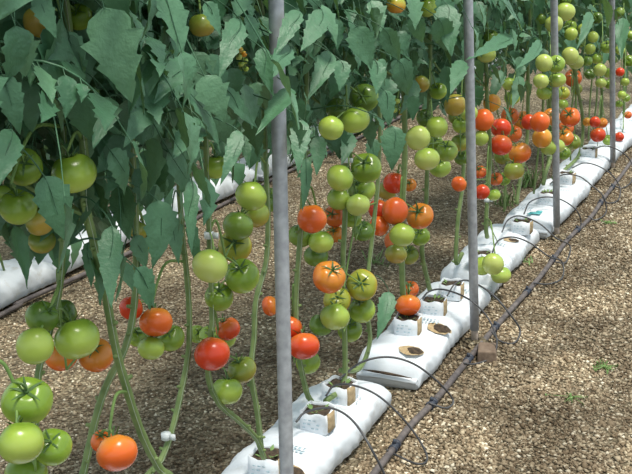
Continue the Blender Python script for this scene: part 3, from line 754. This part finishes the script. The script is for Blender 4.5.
# ================================================================== plants of the front row
# stems traced in the photograph: (label, plane x, width px, [(px, py) ...] bottom to top, cluster indices carried)
ST = [
 ('tomato plant with the thick bent light green stem at lower left', -1.17, 9.5, [(176, 492), (158, 466), (141, 432), (126, 386), (115, 345), (104, 285), (91, 230), (85, 200), (84, 150)], [2, 5]),
 ('tomato plant with an upright stem left of the thick bent stem', -1.22, 7.5, [(30, 500), (36, 420), (39, 370), (50, 330), (60, 285), (63, 240), (66, 190)], [0, 1, 3, 42]),
 ('tomato plant at the left edge carrying the bottom left corner cluster', -1.16, 7, [(-24, 560), (-20, 440), (-16, 330), (-14, 200), (-14, 120)], [4]),
 ('tomato plant whose slanting stem crosses behind the thick bent stem', -1.28, 8, [(70, 520), (83, 474), (95, 421), (107, 384), (125, 348), (134, 307), (136, 250), (134, 180)], [7]),
 ('tomato plant with the leaning stem tied by a white clip, lower left', -1.30, 6.5, [(140, 500), (162, 458), (172, 430), (181, 392), (189, 345), (188, 290), (182, 230), (178, 160)], [6]),
 ('tomato plant rising from the bottom centre cube, its stem curving left', -1.27, 6.5, [(264, 458), (256, 438), (238, 420), (218, 402), (208, 372), (212, 320), (210, 250), (208, 200), (206, 140)], [8, 10, 11, 38, 43]),
 ('tomato plant with a straight stem just left of the nearest pole', -1.31, 6, [(262, 456), (257, 410), (251, 373), (254, 337), (256, 300), (266, 262), (268, 217), (266, 170), (264, 110)], [9]),
 ('tomato plant with its stem behind the nearest pole', -1.32, 6, [(312, 412), (306, 390), (298, 350), (296, 300), (300, 240), (304, 180), (306, 110)], [12, 13]),
 ('tomato plant in the centre carrying the tall stack of green clusters', -1.28, 6, [(326, 408), (343, 385), (345, 345), (343, 270), (345, 215), (346, 150), (346, 90), (345, 40)], [14, 15]),
 ('tomato plant with two-toned stem behind the turning cluster below centre', -1.33, 5, [(341, 384), (360, 368), (370, 340), (366, 300), (372, 240), (378, 180), (380, 120)], [16, 21]),
 ('tomato plant right of centre behind the orange cluster', -1.30, 6.5, [(407, 316), (403, 292), (402, 248), (403, 200), (405, 150), (404, 90)], [17, 18, 20, 22, 39]),
 ('tomato plant left of second pole carrying the pale cluster', -1.30, 5, [(430, 300), (428, 282), (422, 250), (426, 205), (427, 175), (429, 110), (430, 60)], [19, 23]),
 ('tomato plant partly hidden by the second metal pole', -1.32, 4.5, [(462, 286), (456, 262), (458, 220), (463, 180), (464, 120), (465, 60)], [24]),
 ('tomato plant just right of second pole with small ripe cluster', -1.28, 4.5, [(487, 254), (486, 225), (488, 190), (490, 154), (487, 100), (486, 50)], [25, 28, 29]),
 ('tomato plant behind the ripe red cluster between second and third poles', -1.30, 4, [(517, 220), (517, 200), (521, 175), (527, 140), (528, 95), (528, 50)], [26, 27]),
 ('tomato plant beside the third metal pole carrying green clusters', -1.26, 4, [(543, 192), (546, 172), (552, 150), (550, 110), (547, 60), (545, 10)], [30, 31, 33]),
 ('tomato plant right of third pole leaning over the bags', -1.24, 3.5, [(553, 184), (568, 167), (580, 152), (583, 120), (576, 80), (574, 40)], [32]),
 ('tomato plant left of the fourth metal pole', -1.22, 3, [(598, 150), (600, 130), (602, 100), (600, 60), (600, 20)], [34, 35, 36]),
 ('tomato plant at the right edge beyond the fourth pole', -1.18, 2.6, [(622, 146), (624, 110), (624, 70), (624, 20)], [37, 40, 41]),
]
def string_clip(p, par, r):
    m = MB(); tube(m, [p + [0, 0, -.008], p + [0, 0, .008]], r + .004, 8); box(m, p + np.array([r + .01, 0, 0]), (.014, .006, .014)); m.build('stem_clip', CLIP, par)
_fp = np.array([f['p'] for f in FR]); _fr = np.array([(f['px'], f['py'], f['rp'], f['d']) for f in FR])
def clear(V):
    # a leaf is pruned when it dips below the picked zone or hangs in front of ripe fruit
    c = V.mean(0)
    lo = V[:, 2].min()
    if lo < leaf_floor(c[1]) - .03: return False
    if c[1] < .9: return True
    Q = (V - CAM) @ M; d = -Q[:, 2]; x = 316 + F * Q[:, 0] / d; y = 237 - F * Q[:, 1] / d
    D = (x[:, None] - _fr[None, :, 0]) ** 2 + (y[:, None] - _fr[None, :, 1]) ** 2
    hit = (D < (_fr[None, :, 2] * .85) ** 2) & (d[:, None] < _fr[None, :, 3])
    return hit.sum() < 4
NEAR = []
for si, (lb, x, wpx, pxs, cls) in enumerate(ST):
    P = np.array([pl(a, b, x) for a, b in pxs])
    if P[0][2] < .17 and si > 4: P[0][2] = .17
    if si <= 4: P[0][2] = max(.17, P[0][2])
    if si <= 4: P = np.vstack([[BX - .02 + .01 * si, P[0][1] + .13, .11], P])
    depth = proj(P[len(P) // 2])[2]; r = wpx * depth / F / 2
    topz = 2.25; last = P[-1]; ext = []
    for z in np.arange(last[2] + .2, topz, .2): ext.append([x + rng.uniform(-.012, .012), last[1] + rng.uniform(-.012, .012), z])
    P = np.vstack([P, ext]); path = catmull(P, 8)
    t = empty('tomato_plant', tuple(P[0])); tag(t, lb, 'tomato plant', 'tomato plants of the front row')
    base = P[0]
    m = MB(); n = len(path); rr = r * (1 + .06 * np.sin(np.arange(n) * 1.7)); tube(m, path - base, rr * np.linspace(1, .8, n), 10)
    # leaf scars and nodes
    for q in range(3, n - 2, 5):
        p = path[q] - base; a = rng.random() * 6.28; d = np.array([math.cos(a), math.sin(a), .35])
        tube(m, [p, p + d * r * 1.15, p + d * r * 1.9], [r * .7, r * .55, r * .42], 7)
    m.build('stem', STEM, t)
    y = P[len(pxs) - 1][1] if si > 4 else P[len(pxs)][1]
    z0 = leaf_floor(y) + .18
    rs = np.random.default_rng(500 + si)
    fb = foliage(path, z0 - .14, 2.2, .017 if y < 5 else .045, rs, LV, 1.0 if y < 1.75 else .84, bias=-.35, keep=clear)
    shoots = MB()
    for (ox, oy) in ((-.16, .13), (-.14, -.14), (-.26, .02)):
        zb = z0 - .05; i0 = int(np.argmin(abs(path[:, 2] - zb)))
        br = np.array([path[i0], path[i0] + [ox * .6, oy * .6, .09], path[i0] + [ox, oy, .24]] + [path[i0] + [ox + rs.uniform(-.02, .02), oy + rs.uniform(-.02, .02), zq] for zq in np.arange(.45, 2.15 - path[i0][2], .22)])
        bp = catmull(br, 6); tube(shoots, bp - base, [.004, .003], 6)
        f2 = foliage(bp, zb + .02, 2.15, .034 if y < 5 else .055, rs, LV, 1.0 if y < 1.75 else .84, keep=clear)
        if f2.v: fb.add(np.concatenate(f2.v), np.array(f2.f))
    shoots.build('side_shoot', STEM, t)
    if fb.v:
        fb.v = [v - base for v in fb.v]; fb.build('foliage', LEAF, t, smooth=True)
    # support string
    m = MB(); sp = path[::4] - base; sp = sp + np.array([r + .002, -r - .002, 0]); tube(m, sp, .0007, 4); m.build('support_string', STRING, t)
    if si in (4, 5, 8, 13): string_clip(pl(*{4: (166, 436), 5: (209, 235), 8: (345, 160), 13: (487, 200)}[si], x) - base, t, r)
    NEAR.append((t, base, path, r, cls))
# fruit trusses: curved stalks from the stem to the fruits of each cluster
for (t, base, path, r, cls) in NEAR:
    for ci in cls:
        fs = [f for f in FR if f['ci'] == ci]; ctr = fs[0]['ctr']
        zt = max(f['p'][2] + f['r'] * .8 for f in fs) + .02
        i = int(np.argmin(abs(path[:, 2] - zt))); a = path[i]
        m = MB(); k = min(1, fs[0]['rp'] / 14 + .3); s = .0032
        mid = a * .45 + ctr * .55; mid[2] = zt + .015; end = ctr.copy(); end[2] = min(ctr[2] - .005, min(f['p'][2] + f['r'] for f in fs))
        main = catmull([a, mid, ctr + [0, 0, .02], end] if len(fs) > 1 else [a, mid, fs[0]['p'] + fs[0]['up'] * fs[0]['r']], 6)
        tube(m, main - base, [s * 1.15, s, s * .7], 7)
        if len(fs) > 1:
            for f in fs:
                c = f['p'] + f['up'] * f['r'] * .95; j = int(np.argmin(np.linalg.norm(main - (c + [0, 0, .012]), axis=1)))
                b0 = main[j]; mm = (b0 + c) / 2 + f['up'] * .008
                tube(m, catmull([b0, mm, c], 4) - base, [s * .8, s * .65, s * .8], 6)
        m.build('fruit_stalk', STEM2, t)

# large single leaves in front of the canopy, each on its own stalk from the nearest stem
HL = [(66, 32, 88, 72, 27), (28, 36, 33, 82, 30), (36, -4, 57, 36, 24), (150, 40, 131, 99, 36), (162, 82, 127, 137, 34), (2, 74, 22, 133, 30), (44, 176, 72, 248, 42),
      (157, 200, 167, 265, 38), (168, 150, 204, 202, 30), (146, 4, 187, 24, 24), (185, 88, 234, 138, 28), (150, 44, 153, 88, 38), (225, 88, 256, 134, 20), (290, 88, 268, 127, 24),
      (290, 46, 271, 68, 22), (298, 10, 283, 39, 20), (262, 48, 266, 92, 20), (357, 26, 368, 68, 30), (398, 60, 415, 97, 28), (383, 28, 401, 63, 22), (447, 4, 446, 50, 28),
      (384, 90, 392, 124, 22), (392, 126, 397, 168, 27), (136, 268, 161, 306, 28), (112, 226, 105, 302, 26), (503, 2, 532, 38, 22), (438, 18, 452, 56, 26), (511, 36, 487, 51, 17),
      (504, 108, 526, 139, 13), (604, -2, 616, 26, 12), (623, 18, 619, 50, 15), (389, 292, 383, 332, 19), (205, 2, 224, 32, 22), (188, 60, 160, 88, 30), (240, 20, 222, 58, 26),
      (322, 10, 312, 50, 24), (330, 52, 318, 90, 22), (413, 16, 424, 44, 20), (110, 98, 96, 140, 30), (100, 6, 122, 38, 28), (200, 120, 176, 150, 30), (238, 130, 230, 176, 18),
      (302, 120, 296, 162, 22), (12, 130, 2, 176, 30), (470, 30, 482, 62, 18), (462, 60, 454, 88, 18), (540, 40, 530, 70, 12), (590, 12, 586, 38, 12), (340, 60, 346, 88, 20),
      (110, 150, 140, 190, 30), (375, 60, 380, 92, 20), (192, 180, 186, 246, 18),
      (14, 226, 32, 284, 24), (89, 242, 90, 282, 17), (100, 212, 113, 256, 28), (134, 236, 152, 268, 22), (96, 176, 106, 222, 27), (120, 184, 126, 238, 30), (190, 214, 196, 282, 13),
      (318, 136, 320, 172, 18), (350, 132, 346, 160, 17), (372, 138, 376, 166, 16), (306, 158, 308, 208, 13), (62, 200, 50, 238, 26), (150, 150, 146, 200, 28), (226, 140, 220, 172, 20),
      (76, 120, 62, 158, 30), (172, 216, 178, 262, 20), (415, 80, 411, 112, 16), (446, 66, 450, 100, 16), (500, 70, 497, 98, 14), (472, 84, 478, 108, 12), (520, 76, 516, 104, 13),
      (143, 282, 150, 306, 16), (122, 262, 134, 290, 18), (246, 128, 243, 160, 15), (286, 135, 283, 160, 15)]
HL_BACK = 52
rs = np.random.default_rng(77)
for k, (x0, y0, x1, y1, wp) in enumerate(HL):
    xp = -1.03 - .04 * rs.random() if x0 < 500 else -1.0
    if k == 31: xp = -1.22
    elif k >= HL_BACK: xp = -1.24
    elif 255 < x0 < 305: xp = -1.0
    a = pl(x0, y0, xp - .03); b = pl(x1, y1, xp); dep = proj(a)[2]
    L = np.linalg.norm(b - a) * 1.08; Wd = wp * dep / F * .5
    V, Fq = leaflet(L, Wd, rs, 19, .13)
    d = (b - a) / np.linalg.norm(b - a); tc = CAM - a; tc /= np.linalg.norm(tc)
    n = tc * .7 + np.array([.25, 0, .5]) + rs.normal(0, .22, 3); n -= d * (n @ d); n /= np.linalg.norm(n); s_ = np.cross(n, d)
    V = V @ np.array([d, s_, n]) + a
    own = min(NEAR, key=lambda q: np.min(np.linalg.norm(q[2] - (a + [-.2, 0, .06]), axis=1)))
    st = own[2][int(np.argmin(np.linalg.norm(own[2] - (a + [-.2, 0, .03]), axis=1)))]
    mb = MB(); mb.add(V - own[1], Fq)
    mid = (a + st) / 2 + [0, 0, .035]
    tube(mb, catmull([st, mid, a, a + d * L * .5 - n * .004], 5) - own[1], [.0026, .0018, .0012, .0006], 5, False)
    mb.build('leaf', LEAF, own[0])

# further plants between and beyond, seen only as foliage and stems
def filler(x, y, lb, group, z0, step, lib, S, seed, stem_r=.006, ztop=2.2, dropz=.2, bias=None):
    rs = np.random.default_rng(seed)
    P = np.array([[x + rs.uniform(-.02, .02), y + rs.uniform(-.02, .02), z] for z in np.arange(.15, ztop + .1, .25)])
    path = catmull(P, 5); base = P[0]
    t = empty('tomato_plant', tuple(base)); tag(t, lb, 'tomato plant', group)
    m = MB(); tube(m, path - base, [stem_r, stem_r * .8], 7); m.build('stem', STEM, t)
    fb = foliage(path, z0 + dropz, ztop, step, rs, lib, S, bias=bias, keep=clear if x > -2 else None)
    fb.v = [v - base for v in fb.v]; fb.build('foliage', LEAF, t)
    return t
ys = [.50, .66, .82, .98, 1.1, 5.3, 5.7, 6.0, 6.3, 6.6, 6.9, 7.1, 7.3, 7.7, 8.3, 8.9, 9.6, 10.4, 11.2]
for k, y in enumerate(ys):
    filler(-1.36 - .04 * (k % 3) + (.10 if y > 5 else 0), y, 'leafy front row tomato plant at the left edge of the picture' if y < 2 else 'leafy front row tomato plant near the third and fourth metal poles', 'leafy plants at the left edge' if y < 2 else 'leafy plants by the third and fourth poles', leaf_floor(y) + .05, .03 if y < 5 else .028, LV if y < 6 else LVlo, .8 if y < 5 else .9, 700 + k)
for k, y in enumerate(list(np.arange(2.9, 14, .36)) + list(np.arange(14.2, 26, .7))):
    q_ = proj((-3.3, y, .6))[0]
    w_ = 'beyond the left edge of the picture' if q_ < 0 else 'left of the nearest metal pole' if q_ < 283 else 'between the nearest and second metal poles' if q_ < 470 else 'between the second and third metal poles' if q_ < 555 else 'right of the third metal pole'
    filler(-3.32 + rng.uniform(-.05, .05), y, 'back row tomato plant, dark leaves seen behind, ' + w_, 'back row tomato plants ' + w_, .42 if y < 5.2 else (.22 if y < 6.2 else (.0 if y < 9 else -.15)), .034, LVlo, 1.35 if y < 14 else 1.9, 800 + k)
for k, y in enumerate(np.arange(5.0, 30, .6)):
    filler(-5.3 + rng.uniform(-.1, .1), y, 'tomato plant of the third row, dark leaves far behind', 'tomato plants of the third row', .15, .05, LVlo, 1.9, 900 + k, ztop=2.6)

# ================================================================== brick at the foot of the second pole
BRICK = simple('muddy_brick', (.12, .08, .055), (.22, .16, .115), 40, .9, 0, .6)
g = gnd(487, 357); m = MB(); box(m, (0, 0, .018), (.075, .11, .05), taper=.92); o = m.build('brick', BRICK, None, False)
o.location = (max(g[0], -1.03), g[1], 0); o.rotation_euler = (0, 0, .25)
bv = o.modifiers.new('bevel', 'BEVEL'); bv.width = .006; bv.segments = 2
tag(o, 'small muddy brown brick lying at the foot of the second metal pole', 'brick')

# ================================================================== weeds
def weed(px, py, label, n=14, L=.05):
    g = gnd(px, py); m = MB()
    for q in range(n):
        a = rng.random() * 6.28; p = np.array([rng.normal(0, .03), rng.normal(0, .03), -.004]); d = np.array([math.cos(a) * .5, math.sin(a) * .5, .9]); s = np.array([-math.sin(a), math.cos(a), 0]) * .003; l = L * rng.uniform(.5, 1.2)
        tube(m, [[0, 0, .002], p + [0, 0, .004]], .0012, 4)
        m.addl([p - s, p + s, p + d * l * .6 + s * 1.2, p + d * l * .6 - s * 1.2, p + d * l + np.array([0, 0, -.2 * l])], [[0, 1, 2, 3], [3, 2, 4]])
    o = m.build('weed', WEED); o.location = g; tag(o, label, 'weed', 'small weeds on the gravel')
weed(605, 366, 'low green weed patch on the gravel at right', 26, .018)
weed(572, 397, 'tiny green weed on the gravel at lower right', 16, .016)
weed(606, 222, 'flat green weed on gravel right of the farthest drip tubes', 26, .02)
weed(528, 262, 'small weed at the foot of the bag right of second pole', 12, .03)
weed(528, 186, 'wispy green weed left of the bags by third pole', 40, .16)
weed(505, 205, 'wispy green weed behind the bag with the teal mark', 34, .14)
weed(376, 262, 'sparse green weed on the alley gravel behind the orange cluster', 14, .08)
